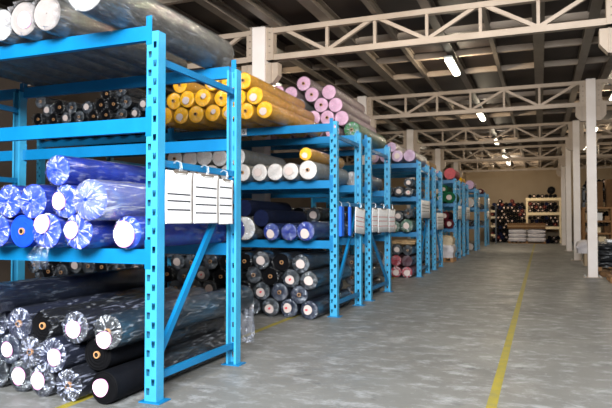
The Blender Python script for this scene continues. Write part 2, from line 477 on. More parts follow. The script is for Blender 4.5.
for i, y in enumerate(TY):
    xl = -4.63 if i else -4.68
    truss(xl + .125, 1.057, y, NODE, '%s cream roof truss over the aisle counted from the camera' % ordn[i], 'cream roof trusses over the aisle')
    truss(-10.35, xl - .125, y, [x - 5.84 for x in NODE], '%s cream roof truss on the left over the racks' % ordn[i], 'cream roof trusses over the racks')
    truss(1.269, 7.1, y, [x + 5.84 for x in NODE], '%s cream roof truss right of the column row' % ordn[i], 'cream roof trusses right of the columns')

# ------------------------------------------------------------------ pallet racks
PW, PD, PITCH = .105, .095, 2.78
def post_bm(H, flip):
    """open channel upright with two staggered columns of punched slots in its web; local origin at web's left front foot"""
    bm = bmesh.new(); s = -1 if flip else 1
    Y = lambda y: s * y
    xs = [0, .014, .045, .060, .091, PW]
    p = .145; n = int(H / p)
    def q(a, b, c, d): bm.faces.new([bm.verts.new(v) for v in (a, b, c, d)])
    for c in range(5):
        xa, xb = xs[c], xs[c + 1]
        if c in (1, 3):
            z = 0; off = .05 if c == 1 else .05 + p / 2
            for k in range(n + 1):
                h0 = off + k * p; h1 = h0 + .052
                if h1 > H: break
                q((xa, 0, z), (xb, 0, z), (xb, 0, h0), (xa, 0, h0)); z = h1
                # teardrop foot: narrow lower notch pieces
                q((xa, 0, h0), (xa + .002, 0, h0), (xa + .001, 0, h0 + .022), (xa, 0, h0 + .022))
                q((xb - .002, 0, h0), (xb, 0, h0), (xb, 0, h0 + .022), (xb - .001, 0, h0 + .022))
            q((xa, 0, z), (xb, 0, z), (xb, 0, H), (xa, 0, H))
        else:
            q((xa, 0, 0), (xb, 0, 0), (xb, 0, H), (xa, 0, H))
    for x, xi in ((0, .022), (PW, PW - .022)):
        q((x, 0, 0), (x, Y(PD), 0), (x, Y(PD), H), (x, 0, H))
        q((x, Y(PD), 0), (xi, Y(PD), 0), (xi, Y(PD), H), (x, Y(PD), H))
    bmesh.ops.remove_doubles(bm, verts=bm.verts[:], dist=.0004)
    return bm

_rack_cache = {}
def rack(label, ya, yb, levels, H, bays=1, pitch=PITCH, diag=None, bars=(.19, 1.64, 2.63), xr=-2.752, rear=True):
    """row of racking running to the left from the aisle; ya, yb = front and rear faces"""
    t = thing('pallet_rack', label, 'pallet rack', (xr, ya, 0), 0, 'blue pallet racks in rows along the aisle')
    D = yb - ya
    def m_obj(key, make, name, loc, par=t):
        if key not in _rack_cache:
            o = obj(name, make(), M['post' if key[0] == 'post' else 'blue'], par); _rack_cache[key] = o.data
            if key[0] == 'post':
                md = o.modifiers.new('sheet', 'SOLIDIFY'); md.thickness = .003; md.offset = 0
        else:
            o = bpy.data.objects.new(name, _rack_cache[key]); link(o, par)
            if key[0] == 'post':
                md = o.modifiers.new('sheet', 'SOLIDIFY'); md.thickness = .003; md.offset = 0
        o.location = loc
        return o
    for b in range(bays + 1):
        x = -PW - b * pitch
        for flip, y in ((False, 0), (True, D)):
            pst = m_obj(('post', H, flip), lambda: post_bm(H, flip), 'upright_post', (x, y, .006))
            def plate():
                bm = bmesh.new(); box(bm, -.035, PW + .05, -.03, PD + .03, -.006, .003); return bm
            m_obj(('plate',), plate, 'foot_plate', (0, 0 if not flip else -PD, 0), pst)
        # bracing of the end frame
        for z in bars:
            bm = bmesh.new(); bar(bm, (x + PW * .55, PD - .015, z), (x + PW * .55, D - PD + .015, z), .035, .055); obj('horizontal_brace', bm, M['blue'], t)
        for (ya_, za, yb_, zb) in (diag or ()):
            bm = bmesh.new(); bar(bm, (x + PW * .55, ya_, za), (x + PW * .55, yb_, zb), .035, .06); obj('diagonal_brace', bm, M['blue'], t)
    for z in levels:          # z = beam top
        for b in range(bays):
            x1 = -PW - b * pitch; x0 = x1 - pitch + PW
            for front in (True, False):
                bm = bmesh.new()
                y0 = .0 if front else D - .05
                box(bm, x0 + .004, x1 - .004, y0, y0 + .05, z - .115, z)
                o = obj('beam', bm, M['blue'], t)
                yy = -.007 if front else D
                for xa, xb in ((x1 - .004, x1 + .048), (x0 - .048, x0 + .004)):
                    bm = bmesh.new(); box(bm, xa, xb, yy, yy + .006, z - .15, z + .075)
                    obj('beam_connector', bm, M['blue'], o)
    return t

LV1, LV2 = (1.172, 2.202, 2.92), (1.10, 1.98, 2.812)
r1 = rack('nearest blue pallet rack holding blue rolls and silver wrapped rolls', 3.902, 5.285, LV1, 2.865, 2, diag=[(.09, .34, 1.28, 1.80)], bars=(.185, 1.85, 2.655))
r2 = rack('second blue rack from the camera with yellow rolls on top', 8.28, 9.62, LV2, 2.835, 2, diag=[(.08, .33, 1.2, 1.58)])
r3 = rack('blue rack back to back behind the yellow rolls, carrying the pink and green rolls', 10.14, 11.65, LV2, 2.835, 2, diag=[(.1, 1.2, 1.36, .24)])
r4 = rack('blue rack with lilac rolls on top and red rolls at its foot', 14.82, 16.11, LV2, 2.835, 1, diag=[(.1, .3, 1.2, 1.55)])
r5 = rack('blue rack close behind the lilac rolls with one sheet hanging', 17.05, 18.35, LV2, 2.835, 1, diag=[(.1, 1.5, 1.2, .25)])
r6 = rack('blue rack topped by one coral roll above green rolls', 21.5, 22.72, LV2, 2.835, 1, 1.5, diag=[(.1, .3, 1.1, 1.55)])
r7 = rack('blue rack just behind the one topped by a coral roll', 24.0, 25.35, LV2, 2.835, 1, 1.5, diag=[(.1, 1.5, 1.2, .25)])
r8 = rack('distant blue rack with a dusty pink roll on top', 28.6, 30.0, LV2, 2.835, 1, 1.4, diag=[(.1, .3, 1.2, 1.55)])
r9 = rack('farthest blue rack at the end of the row', 33.9, 35.6, LV2, 2.835, 1, 1.4, diag=[(.1, 1.5, 1.5, .25)])

# number tag on the second rack's top beam
t = thing('number_tag', 'small white tag with the number 6 on a blue beam', 'tag', (-4.26, 8.2785, 2.757))
bm = bmesh.new(); box(bm, -.048, .048, -.002, 0, -.048, .048); obj('card', bm, M['paper'], t)
cu = bpy.data.curves.new('digit', 'FONT'); cu.body = '6'; cu.size = .1; cu.align_x = 'CENTER'; cu.align_y = 'CENTER'; cu.extrude = .0004
tmp = bpy.data.objects.new('digit_curve', cu); COL.objects.link(tmp)
bpy.context.view_layer.update()
me = bpy.data.meshes.new_from_object(tmp.evaluated_get(bpy.context.evaluated_depsgraph_get()))
bpy.data.objects.remove(tmp)
me.materials.clear(); me.materials.append(M['ink'])
o = bpy.data.objects.new('digit', me); link(o, t); o.rotation_euler = (PI / 2, 0, 0); o.location = (0, -.003, 0)

# ------------------------------------------------------------------ sheets hanging on the end frames
def sheet(y0, y1, z0, z1, label, group, rows, red=False, x=-2.715, tilt=0, bary=None, clipped=True, detail=True):
    W, H = y1 - y0, z1 - z0
    t = thing('stock_sheet', label, 'paper sheet', (x, (y0 + y1) / 2, z1), 0, group)
    t.rotation_euler = (tilt, 0, 0)
    hh = .0042 / H * 1.6 if not red else .0036 / H * 1.6
    bands = [(v - hh, v + hh, 1) for v in rows]
    if detail: bands += [(v, v + .0018 / H, 2) for v in [.04 + k / 28 for k in range(2, 27)] if all(abs(v - q) > .02 for q in rows)]
    bands.sort(); vs = [0]; vk = []
    for lo, hi, k in bands: vs += [lo, hi]; vk += [0, k]
    vs.append(1); vk.append(0)
    us = [0, .06]; uk = [0]
    for u in ((.10, .22, .36, .52, .70, .84) if detail else (.3, .6)): us += [u, u + (.0022 / W if detail else .0001)]; uk += [3, 2 if detail else 3]
    us += [.90, 1]; uk += [3, 0]
    bm = bmesh.new()
    def surf(u, v): return .006 * math.sin(u * PI) * (1 - v * .5) - .004 * math.sin(v * 3)
    g = {(i, j): bm.verts.new((surf(u, v), -W / 2 + W * u, -H * v)) for i, u in enumerate(us) for j, v in enumerate(vs)}
    for i in range(len(us) - 1):
        for j in range(len(vs) - 1):
            f = bm.faces.new((g[i, j], g[i + 1, j], g[i + 1, j + 1], g[i, j + 1]))
            ink = uk[i] and (vk[j] == 1 or vk[j] == 2 or (uk[i] == 2 and .08 < vs[j] < .96))
            f.material_index = ((2 if red else 1) if vk[j] == 1 else 3) if ink else 0
    o = obj('page', bm, [M['paper'], M['ink'], M['inkred'], M['inkpale']], t, True); md = o.modifiers.new('thick', 'SOLIDIFY'); md.thickness = .003; md.offset = -1
    if clipped:
        bm = bmesh.new(); box(bm, -.002, .010, -W * .26, W * .26, -.012, .004); tube(bm, [(.006, -W * .24, -.006), (.02, -W * .17, -.022), (.02, W * .17, -.022), (.006, W * .24, -.006)], .003)
        obj('clip', bm, M['girder'], t)
        bm = bmesh.new()
        for dy in (-.018, .018): tube(bm, [(.004, dy, -.012), (.012, dy * .7, .03), (.008, dy * .6, .075), (-.03, dy * .5, .09), (-.055, dy * .5, .07)], .003)
        obj('wire_hook', bm, M['clip'], t)
    return t
ROW = (.27, .43, .62)
sheet(3.955, 4.352, 1.372, 1.79, 'white ruled sheet hanging leftmost of three on the nearest rack', 'sheets on the nearest rack', (.44, .57, .74))
sheet(4.365, 4.785, 1.372, 1.792, 'white ruled sheet hanging in the middle of three on the nearest rack', 'sheets on the nearest rack', (.27, .46, .62, .79))
sheet(4.80, 5.075, 1.362, 1.775, 'narrow greyish ruled sheet hanging rightmost of three on the nearest rack', 'sheets on the nearest rack', (.18, .42, .58, .77), x=-2.725)
sheet(9.09, 9.66, 1.18, 1.59, 'tilted white sheet with red rules on the second rack', 'sheets on the farther racks', (.36, .52, .72), True, tilt=-.06, detail=False)
sheet(10.09, 10.50, 1.19, 1.61, 'leftmost of three red ruled sheets hung before the green roll rack', 'sheets on the farther racks', (.36, .53, .74), True, detail=False)
sheet(10.51, 11.30, 1.175, 1.612, 'wide middle sheet of the three red ruled ones hung before the green roll rack', 'sheets on the farther racks', (.36, .53, .74), True, detail=False)
sheet(11.32, 11.86, 1.165, 1.612, 'rightmost of three red ruled sheets hung before the green roll rack', 'sheets on the farther racks', (.36, .53, .74), True, detail=False)
for y0, y1, z0, z1, lb in ((14.7, 15.93, 1.45, 1.89, 'pale sheet hanging on the rack with lilac rolls'), (17.05, 18.25, 1.13, 1.6, 'pale sheet hanging low on the rack behind the lilac rolls'),
                           (21.7, 22.65, 1.43, 1.9, 'left pale sheet under the coral roll rack end'), (24.15, 25.4, 1.43, 1.9, 'pale sheet hanging right beside the one under the coral roll'),
                           (29.0, 29.9, 2.0, 2.45, 'small pale sheet high on the distant rack with pink roll'), (33.3 + .7, 35.2, 1.45, 1.88, 'small pale sheet low on the farthest rack'),
                           (34.6, 35.6, 2.1, 2.6, 'small pale sheet high on the farthest rack')):
    sheet(y0, y1, z0, z1, lb, 'sheets on the farther racks', ROW, clipped=False, detail=False)
# blue folders hanging beside the tilted sheet
for y, w, lb in ((8.45, .13, 'bright blue plastic folder hanging edge on at the second rack'), (8.86, .07, 'thin blue folder hanging beside the tilted sheet')):
    t = thing('document_folder', lb, 'folder', (-2.735, y, 1.60))
    bm = bmesh.new(); box(bm, -.02, .02, -w / 2, w / 2, -.44, 0); bmesh.ops.bevel(bm, geom=bm.edges[:], offset=.006, segments=1, affect='EDGES'); obj('cover', bm, M['folder'], t)
    bm = bmesh.new(); tube(bm, [(0, 0, -.01), (.0, 0, .04), (-.03, 0, .075), (-.06, 0, .06)], .004); obj('wire_hook', bm, M['clip'], t)
# ------------------------------------------------------------------ where each roll lies: (x, height of axis, radius)
R = {
 'r1top': [(-3.685,3.061,0.139), (-3.975,3.066,0.144), (-4.259,3.056,0.134), (-3.901,3.327,0.123), (-3.280,3.102,0.180)],
 'r1blue': [(-3.507,1.788,0.117), (-4.053,1.555,0.134), (-3.777,1.550,0.136), (-3.445,1.546,0.128), (-3.132,1.551,0.152), (-4.179,1.312,0.135), (-3.905,1.309,0.133), (-3.628,1.315,0.138), (-3.318,1.311,0.135), (-2.997,1.303,0.127), (-4.373,1.504,0.133)],
 'r1floor': [(-3.963,0.558,0.129), (-3.696,0.560,0.119), (-3.353,0.574,0.123), (-3.059,0.553,0.129), (-4.231,0.560,0.132), (-4.096,0.340,0.122), (-3.818,0.346,0.123), (-3.553,0.348,0.132), (-3.227,0.353,0.128), (-3.954,0.130,0.128), (-3.692,0.127,0.125), (-3.407,0.124,0.123), (-3.096,0.129,0.127), (-4.249,0.133,0.131), (-4.387,0.353,0.124), (-4.593,0.517,0.134), (-4.093,0.769,0.115), (-4.418,0.731,0.118)],
 'r2yel': [(-5.195,2.943,0.126), (-4.937,2.942,0.125), (-4.678,2.945,0.128), (-4.384,2.939,0.122), (-4.123,2.937,0.121), (-3.853,2.933,0.117), (-3.574,2.937,0.121), (-5.060,3.165,0.126), (-4.804,3.169,0.125), (-4.543,3.170,0.131), (-4.254,3.150,0.122), (-3.981,3.138,0.120), (-3.728,3.146,0.126), (-4.925,3.383,0.118), (-4.404,3.378,0.115), (-4.141,3.362,0.114), (-3.886,3.363,0.120)],
 'r2blk': [(-8.092,2.924,0.108), (-7.857,2.923,0.107), (-7.546,2.922,0.105), (-7.246,2.920,0.104), (-6.958,2.919,0.103), (-6.664,2.918,0.102), (-6.382,2.917,0.101), (-6.111,2.916,0.100), (-6.890,3.118,0.103), (-6.630,3.123,0.102), (-6.356,3.124,0.104), (-6.070,3.115,0.100), (-5.812,2.915,0.099), (-7.190,3.125,0.104), (-7.486,3.127,0.105), (-7.780,3.125,0.106), (-8.092,3.143,0.108), (-8.087,3.456,0.113), (-7.924,3.294,0.112), (-7.607,3.317,0.116), (-7.349,3.291,0.105), (-7.049,3.286,0.107), (-6.783,3.309,0.113), (-6.499,3.296,0.111), (-6.249,3.315,0.110), (-5.909,3.254,0.109), (-6.622,3.471,0.099), (-6.345,3.503,0.098)],
 'r2wht': [(-4.156,2.110,0.128), (-3.895,2.108,0.127), (-3.637,2.107,0.125), (-3.381,2.106,0.124), (-3.114,2.119,0.137), (-3.150,2.351,0.094), (-5.366,2.364,0.134), (-5.092,2.352,0.133), (-4.814,2.374,0.139), (-4.542,2.344,0.130), (-4.269,2.353,0.136), (-5.254,2.115,0.134), (-4.965,2.114,0.132), (-4.686,2.112,0.131), (-4.419,2.111,0.129)],
 'r2blu': [(-4.118,1.275,0.173), (-3.700,1.227,0.125), (-3.412,1.225,0.124), (-3.145,1.239,0.137), (-4.537,1.239,0.137), (-3.857,1.429,0.126), (-4.146,1.578,0.128), (-4.853,1.241,0.139), (-5.177,1.243,0.141)],
 'r2flo': [(-3.048,0.132,0.130), (-3.382,0.134,0.132), (-3.671,0.135,0.134), (-3.950,0.134,0.132), (-4.222,0.136,0.134), (-3.213,0.337,0.129), (-3.524,0.359,0.130), (-3.813,0.365,0.132), (-4.084,0.369,0.133), (-3.053,0.547,0.131), (-3.352,0.563,0.132), (-3.662,0.585,0.131), (-3.943,0.591,0.125), (-4.247,0.577,0.126), (-3.189,0.776,0.131), (-3.493,0.790,0.130), (-3.804,0.812,0.132), (-4.104,0.789,0.126), (-4.392,0.781,0.120), (-4.639,0.777,0.121), (-5.110,0.972,0.124), (-5.405,0.946,0.125), (-4.503,0.547,0.120), (-4.795,0.586,0.122), (-4.984,0.753,0.123), (-5.238,0.755,0.125), (-5.405,0.563,0.125), (-5.111,0.538,0.123), (-4.673,0.369,0.122), (-5.404,0.127,0.126), (-5.150,0.125,0.124), (-4.922,0.373,0.122), (-4.446,0.267,0.121), (-5.275,0.346,0.125), (-4.897,0.125,0.123), (-4.646,0.123,0.122)],
 'r2fll': [(-5.967,0.613,0.128), (-6.715,0.631,0.131), (-6.985,0.636,0.133), (-7.635,0.765,0.135), (-6.347,0.596,0.129), (-7.914,0.773,0.137), (-8.160,0.909,0.140), (-8.161,0.625,0.139), (-7.781,0.528,0.137), (-7.503,0.524,0.135), (-7.257,0.644,0.133), (-6.730,0.364,0.132), (-6.464,0.360,0.130), (-5.936,0.355,0.128), (-7.879,0.140,0.138), (-7.643,0.287,0.136), (-7.271,0.372,0.134), (-6.999,0.367,0.132), (-6.599,0.132,0.131), (-6.199,0.357,0.129), (-5.808,0.129,0.127), (-8.161,0.141,0.139), (-8.020,0.382,0.137), (-7.410,0.137,0.135), (-7.137,0.135,0.133), (-6.866,0.133,0.131), (-6.333,0.131,0.130), (-6.069,0.130,0.128)],
 'r3pnk': [(-4.470,3.745,0.127), (-4.217,3.701,0.126), (-3.966,3.861,0.132), (-4.050,3.470,0.117), (-3.806,3.646,0.131), (-3.480,3.668,0.130), (-3.628,3.448,0.131), (-3.361,3.432,0.130), (-3.507,3.211,0.130), (-3.241,3.186,0.129), (-3.419,2.961,0.130), (-3.774,3.224,0.132), (-3.061,2.975,0.144), (-3.721,2.963,0.131), (-4.036,2.960,0.129), (-4.328,2.962,0.130), (-4.304,3.224,0.130), (-4.040,3.222,0.128), (-4.567,3.217,0.127), (-4.350,3.481,0.127), (-4.592,2.959,0.128)],
 'r4top': [(-3.283,2.975,0.143), (-2.987,2.979,0.147), (-3.593,2.968,0.137), (-3.874,2.969,0.137), (-3.431,3.201,0.124)],
 'r4mid': [(-3.247,2.104,0.123), (-3.010,2.091,0.110), (-3.520,2.105,0.124), (-3.010,2.314,0.110)],
 'r4blu': [(-3.059,1.261,0.159), (-3.356,1.237,0.135), (-3.275,1.499,0.135), (-3.022,1.562,0.122)],
 'r4flo': [(-3.034,0.136,0.134), (-3.309,0.136,0.135), (-3.307,0.410,0.135), (-3.034,0.407,0.134), (-3.283,0.682,0.134), (-3.584,0.413,0.135), (-3.586,0.137,0.136), (-3.022,0.666,0.122)],
}
# nearest rack, top: pale rolls in film
g = 'wrapped rolls on top of the nearest rack'
def near(key, i, y, L, *a, **k):
    x, z, r = R[key][i]
    return roll(a[0], k.pop('r', r), L, a[1], g, (k.pop('x', x), y, k.pop('z', z)), seed=i * 7 + len(key), **k)
near('r1top', 0, 3.71, 1.85, 'offwhite', 'white roll in grey film with small dark centre hole on top of nearest rack', wrap='open', core=False, filmname='film', amp=1.7)
near('r1top', 1, 3.75, 1.85, 'offwhite', 'white roll with pinkish round label on top of nearest rack', wrap='open', sticker=(.1, -.1, .5), filmname='film')
near('r1top', 2, 3.78, 1.85, 'silver', 'grey roll cut by the left picture edge on top of nearest rack', wrap='star')
near('r1top', 3, 3.72, 1.85, 'offwhite', 'pale roll stacked above the two white ended rolls, cut by the top edge', wrap='open', filmname='film')
near('r1top', 4, 3.48, 1.98, 'silver', 'big silver grey film wrapped roll lying highest on the nearest rack', wrap='star', amp=2.2, x=-3.10, z=3.102, r=.174, filmname='film')
for i, (x, w) in enumerate(((-4.535, 'first'), (-4.80, 'second'), (-5.07, 'third'), (-5.335, 'fourth'))):
    roll('silver', .13, 1.85, 'grey roll on top of nearest rack, %s beyond the left picture edge' % w, g, (x, 3.75, 3.055), seed=90 + i, hi=False, filmname='film')

g = 'blue film wrapped rolls on the nearest rack'
B = lambda i, y, lab, **k: near('r1blue', i, y, 1.75, 'blue', lab, **k)
B(0, 3.66, 'blue roll in creased film lying on top of the blue pile', wrap='star', core=False)
B(1, 3.70, 'blue film wrapped roll at left, touching its twin in the second layer', wrap='star')
B(2, 3.68, 'blue film wrapped roll with silvery folds, right of its twin at left', wrap='star')
B(3, 3.68, 'blue film wrapped roll with round white label in the middle of the pile', wrap='star', sticker=(-.3, .0, .52))
B(4, 3.60, 'blue roll with milky loose film bag half covering its end', wrap='bag', filmname='filmwhite')
B(5, 3.70, 'blue wrapped roll in the bottom layer cut by the left picture edge', wrap='star')
B(6, 3.70, 'bright blue unwrapped roll with cardboard core showing on the end', wrap=None, core=True)
t = B(7, 3.68, 'blue wrapped roll with white label and film tail hanging over the beam', wrap='star', sticker=(-.15, .4, .55))
B(8, 3.68, 'blue wrapped roll with left of centre white label in the bottom layer', wrap='star', sticker=(-.3, .1, .5))
B(9, 3.86, 'blue roll with big white torn label in film, beside the nearest post', wrap='bag', sticker=(.1, -.1, .78), filmname='filmblue')
B(10, 3.45, 'dark blue roll body behind the left twins on the blue shelf', wrap='star')
# crumpled film tail hanging from roll 7 over the beam
def film_tail(par, x, y, z, h, w0, w1, seed, mat):
    bm = bmesh.new(); rnd = random.Random(seed); rows = []
    for j in range(11):
        v = j / 10; w = w0 + w1 * math.sin(v * 2.6); row = []
        for k in range(13):
            u = k / 12 * 2 - 1
            row.append(bm.verts.new((x + u * w + .012 * rnd.uniform(-1, 1), y - .035 * math.sin(v * 3) - .02 * math.cos(u * 9 + v * 6) - .012 * rnd.random(), z - h * v)))
        rows.append(row)
    for p, q in zip(rows, rows[1:]):
        for k in range(12): bm.faces.new((p[k], p[k + 1], q[k + 1], q[k]))
    o = obj('film_tail', bm, M[mat], par, True); o['label'] = 'crumpled clear film tail'
film_tail(t, -.02, -.02, -.10, .20, .045, .06, 3, 'filmblue')

g = 'dark film wrapped rolls on the floor under the nearest rack'
F = lambda i, y, c, lab, **k: near('r1floor', i, y, k.pop('L', 1.8), c, lab, **k)
F(0, 3.74, 'navy', 'dark roll with folded film and bare core at left of the floor pile', wrap='star', core=True, amp=1.3, filmname='filmblue')
F(1, 3.72, 'black', 'black roll with cardboard core showing in the torn film opening', wrap='open', core=True, amp=1.5, filmname='film')
F(2, 3.70, 'black', 'dark roll with big round white label in top layer of floor pile', wrap='star', sticker=(.05, -.1, .56), amp=1.2, filmname='filmblue')
t3 = F(3, 3.72, 'teal', 'dark teal roll in loose film with low white label, topmost by the post', wrap='star', sticker=(-.1, -.42, .52), core=True, amp=1.6, filmname='film', L=2.22)
F(4, 3.74, 'navy', 'dark film wrapped roll cut by the left picture edge in the floor pile', wrap='star', core=True, filmname='filmblue')
F(5, 3.76, 'navy', 'dark roll with a lilac white label at far left of the middle layer', wrap='star', sticker=(.1, .0, .5))
F(6, 3.72, 'black', 'dark roll with radiating film folds around its core in middle layer', wrap='star', core=True, amp=1.5, filmname='filmblue')
F(7, 3.68, 'navy', 'roll in bulky clear film with right of centre white label, middle layer', wrap='star', sticker=(.32, -.05, .5), amp=1.6, filmname='filmblue')
ta = F(8, 3.80, 'black', 'black unwrapped roll with core hole lying over the lowest right roll', wrap=None, core=True)
F(9, 3.76, 'black', 'dark roll with torn lilac label at bottom left of floor pile', wrap='star', sticker=(0, .05, .55))
F(10, 3.72, 'black', 'bottom film wrapped roll with round white label near left corner', wrap='star', sticker=(-.15, .05, .55), amp=1.3, filmname='filmblue')
F(11, 3.70, 'black', 'bottom roll with star folded film round a cardboard core', wrap='star', core=True, amp=1.7, filmname='filmblue')
tb = F(12, 3.72, 'black', 'black unwrapped roll with round white label at bottom right of floor pile', wrap=None, sticker=(-.22, 0, .56))
F(13, 3.78, 'black', 'dark roll at the bottom left picture edge', wrap='star')
F(14, 3.80, 'navy', 'dark roll at left picture edge in the middle layer', wrap='star')
F(15, 3.25, 'navy', 'navy roll highest at left picture edge of floor pile', wrap='open', L=2.3)
F(16, 3.25, 'navy', 'dark navy film wrapped roll lying highest on the floor pile', wrap='open', L=2.35, amp=1.6)
F(17, 3.3, 'navy', 'navy roll lying left of the highest one on top of the floor pile', wrap='star', L=2.1)
for tt, q in ((ta, 8), (tb, 12)):          # film sleeve left on the far half of the two bare black rolls
    obj('plastic_wrap', wrap_bm(R['r1floor'][q][2], 1.16, 'open', 40 + q, 64, 14, 1.8), [M['film'], M['film_end']], tt, True, (0, .66, 0))
film_tail(t3, .03, 2.26, .0, .50, .06, .05, 8, 'filmwhite')

# ------- rolls seen farther back: one pattern of each look, copied with its parts
_pat = {}
def stamp(look, r, L, label, group, loc, rz=0):
    """look: (cloth, wrap, core, sticker, red, film)"""
    cl, wrap, core, st, red, fm = look
    R0, L0 = .128, 1.6
    if look not in _pat:
        _pat[look] = roll(cl, R0, L0, label, group, loc, wrap=wrap, core=core, sticker=st, red=red, seed=len(_pat) * 13 + 5, filmname=fm, hi=False)
        t = _pat[look]
    else:
        t = copy_tree(_pat[look])
    t.location = loc; t.rotation_euler = (0, 0, rz); t.scale = (r / R0, L / L0, r / R0)
    t['label'] = label; t['group'] = group
    return t

ORD = ['', 'second ', 'third ', 'fourth ', 'fifth ', 'sixth ', 'seventh ', 'eighth ', 'ninth ', 'tenth ', 'eleventh ', 'twelfth ', 'thirteenth ', 'fourteenth ']
LAY = ['bottom', 'second', 'third', 'fourth', 'fifth', 'sixth']
def place(key, y, L, looks, adj, where, group, jitter=.05, shorten=True, seed=1):
    """rolls of one pile; the label counts them from the right in their layer"""
    rnd = random.Random(seed); items = R[key]
    zs = sorted(set(round(z, 2) for x, z, r in items)); rm = sum(r for _, _, r in items) / len(items)
    z0 = min(z for _, z, _ in items)
    lay = [int(round((z - z0) / (rm * 1.75))) for _, z, _ in items]
    for i, (x, z, r) in enumerate(items):
        rank = sum(1 for j in range(len(items)) if lay[j] == lay[i] and items[j][0] > x)
        look = looks(i) if callable(looks) else looks[i % len(looks)]
        a = adj(i) if callable(adj) else adj
        what = a + ' roll' + (' with white label' if look[3] and not look[4] else ' with reddish label' if look[3] else ' with open core' if look[2] else '')
        lab = '%s, %sfrom right in %s layer, %s' % (what, (ORD[rank] or 'first '), LAY[min(lay[i], 5)], where)
        l = L - (.3 if shorten and abs(x + 4.68) < .34 else 0)
        stamp(look, r, l, lab, group, (x, y + rnd.uniform(-jitter, jitter), z))

Y1 = ('yellow', 'star', True, None, False, 'filmyellow'); Y2 = ('yellow', 'star', False, (.0, -.25, .45), False, 'filmyellow'); Y3 = ('yellow', 'star', True, (.3, .1, .3), False, 'filmyellow')
place('r2yel', 7.55, 2.08, lambda i: (Y1, Y2, Y1, Y3, Y2, Y1, Y2, Y1, Y2, Y3, Y1, Y1, Y2, Y1, Y2, Y1, Y1)[i], 'yellow', 'top of second rack', 'yellow rolls on the second rack', .03)
K1 = ('black', 'open', True, None, False, 'film'); K2 = ('black', 'star', False, (.05, 0, .5), False, 'filmdark'); K3 = ('black', 'star', True, None, False, 'filmdark'); K4 = ('black', 'star', False, (-.05, -.15, .5), True, 'filmdark')
K5 = ('navy', 'star', True, None, False, 'filmdark'); K6 = ('navy', 'star', False, (-.1, .05, .5), True, 'filmdark')
place('r2blk', 8.0, 1.55, lambda i: (K2, K1, K1, K3, K2, K1, K3)[i % 7], 'thin black', 'second rack top left', 'thin black rolls on the second rack', .03)
W1 = ('white', 'star', False, None, False, 'filmthin'); W2 = ('white', 'star', False, (-.1, 0, .5), False, 'filmthin'); W3 = ('white', 'star', True, None, False, 'filmthin')
place('r2wht', 8.05, 1.56, lambda i: Y2 if i == 5 else (W3, W2, W1, W2, W3, W1)[i % 6], lambda i: 'yellow' if i == 5 else 'white', 'second rack middle shelf', 'white rolls on the second rack', .03)
N1 = ('navy', None, False, None, False, None); U1 = ('shadedblue', 'star', False, None, False, 'filmdark'); U2 = ('shadedblue', 'star', False, (0, -.25, .5), False, 'filmdark'); S1 = ('silver', 'star', False, None, False, 'film')
place('r2blu', 8.05, 1.56, lambda i: (S1, U2, U1, U2, U1, N1, N1, U1, U2)[i], lambda i: ('grey bagged', 'blue', 'blue', 'blue', 'blue', 'plain navy', 'plain navy', 'blue', 'blue')[i], 'second rack lowest shelf', 'blue rolls on the second rack', .03)
FL = [K6, K6, K4, K3, K2, K5, K5, K4, K1, K2, K4, K1, K3, K3, K2, K1, K2, K1, K1, K3, K2, K2, K1, K4, K3, K2, K1, K3, K2, K3, K1, K3, K3]
FLX = lambda i: (FL + [K3, K1, K2] * 9)[i]
place('r2flo', 7.97, 1.62, FLX, lambda i: 'navy' if FLX(i)[0] == 'navy' else 'black', 'floor under second rack', 'dark rolls on the floor under the second rack', .04)
place('r2fll', 7.97, 1.62, (K2, K1, K3, K1, K3), 'black', 'floor under far-left bay', 'dark rolls on the floor under the left bay of the second rack', .04)
for zz, nm in ((1.98, 'middle'), (1.10, 'lowest')):  # black rolls added to make the gaps behind the nearest rack dark
    for i in range(8):
        stamp((K3, K2, K1)[i % 3], .14, 1.5, 'added black roll, %sfrom right on the %s shelf of the far-left bay' % (ORD[i] or 'first ', nm), 'added dark rolls in the left bay of the second rack', (-5.83 - i * .288, 8.1, zz + .145))
P1 = ('pink', 'star', True, None, False, 'filmthin'); P2 = ('pink', 'star', False, None, False, 'filmthin'); PW1 = ('white', 'star', False, None, False, 'filmthin'); G1 = ('green', 'star', True, None, False, 'film')
place('r3pnk', 10.03, 1.9, lambda i: PW1 if i == 3 else G1 if i == 12 else (P1, P2)[i % 2], lambda i: 'white' if i == 3 else 'green' if i == 12 else 'pink', 'top of third rack', 'pink rolls on the third rack', .02, False)
def simple_pile(spots, look, what, group, y, L):
    for i, (x, z, r, where) in enumerate(spots):
        stamp(look[i % len(look)], r, L, what[i % len(what)] + where, group, (x, y, z))
g3 = 'rolls lying in the rack behind the second'
simple_pile([(-3.06, 2.115, .128, ' nearest the end frame, middle shelf behind second rack'), (-3.34, 2.115, .128, ', second from end frame, middle shelf behind second rack')], [S1], ['grey film wrapped roll'], g3, 10.03, 1.7)
simple_pile([(-3.06, 1.235, .128, ' nearest the end frame, lowest shelf behind second rack'), (-3.34, 1.235, .128, ', second from end frame, lowest shelf behind second rack')], [('teal', 'star', False, None, False, 'film')], ['dark teal roll'], g3, 10.03, 1.7)
simple_pile([(-3.06, .135, .13, ', bottom of the stack behind the second rack end frame'), (-3.06, .402, .13, ', middle of the stack behind the second rack end frame'), (-3.06, .669, .13, ', top of the stack behind the second rack end frame')], [K3], ['dark film wrapped roll'], g3, 10.03, 1.7)
for row in range(2):  # rolls added so the see-through shelf reads black
    for i in range(6):
        stamp((K3, K2, K1)[(i + row) % 3], .135, 1.5, 'added dark roll behind the blue ones, %sfrom right in %s layer of that shelf' % (ORD[i] or 'first ', ('bottom', 'upper')[row]), 'added dark rolls on the shelf behind the blue ones', (-3.64 - i * .282 - row * .141, 10.05, 1.24 + row * .25))
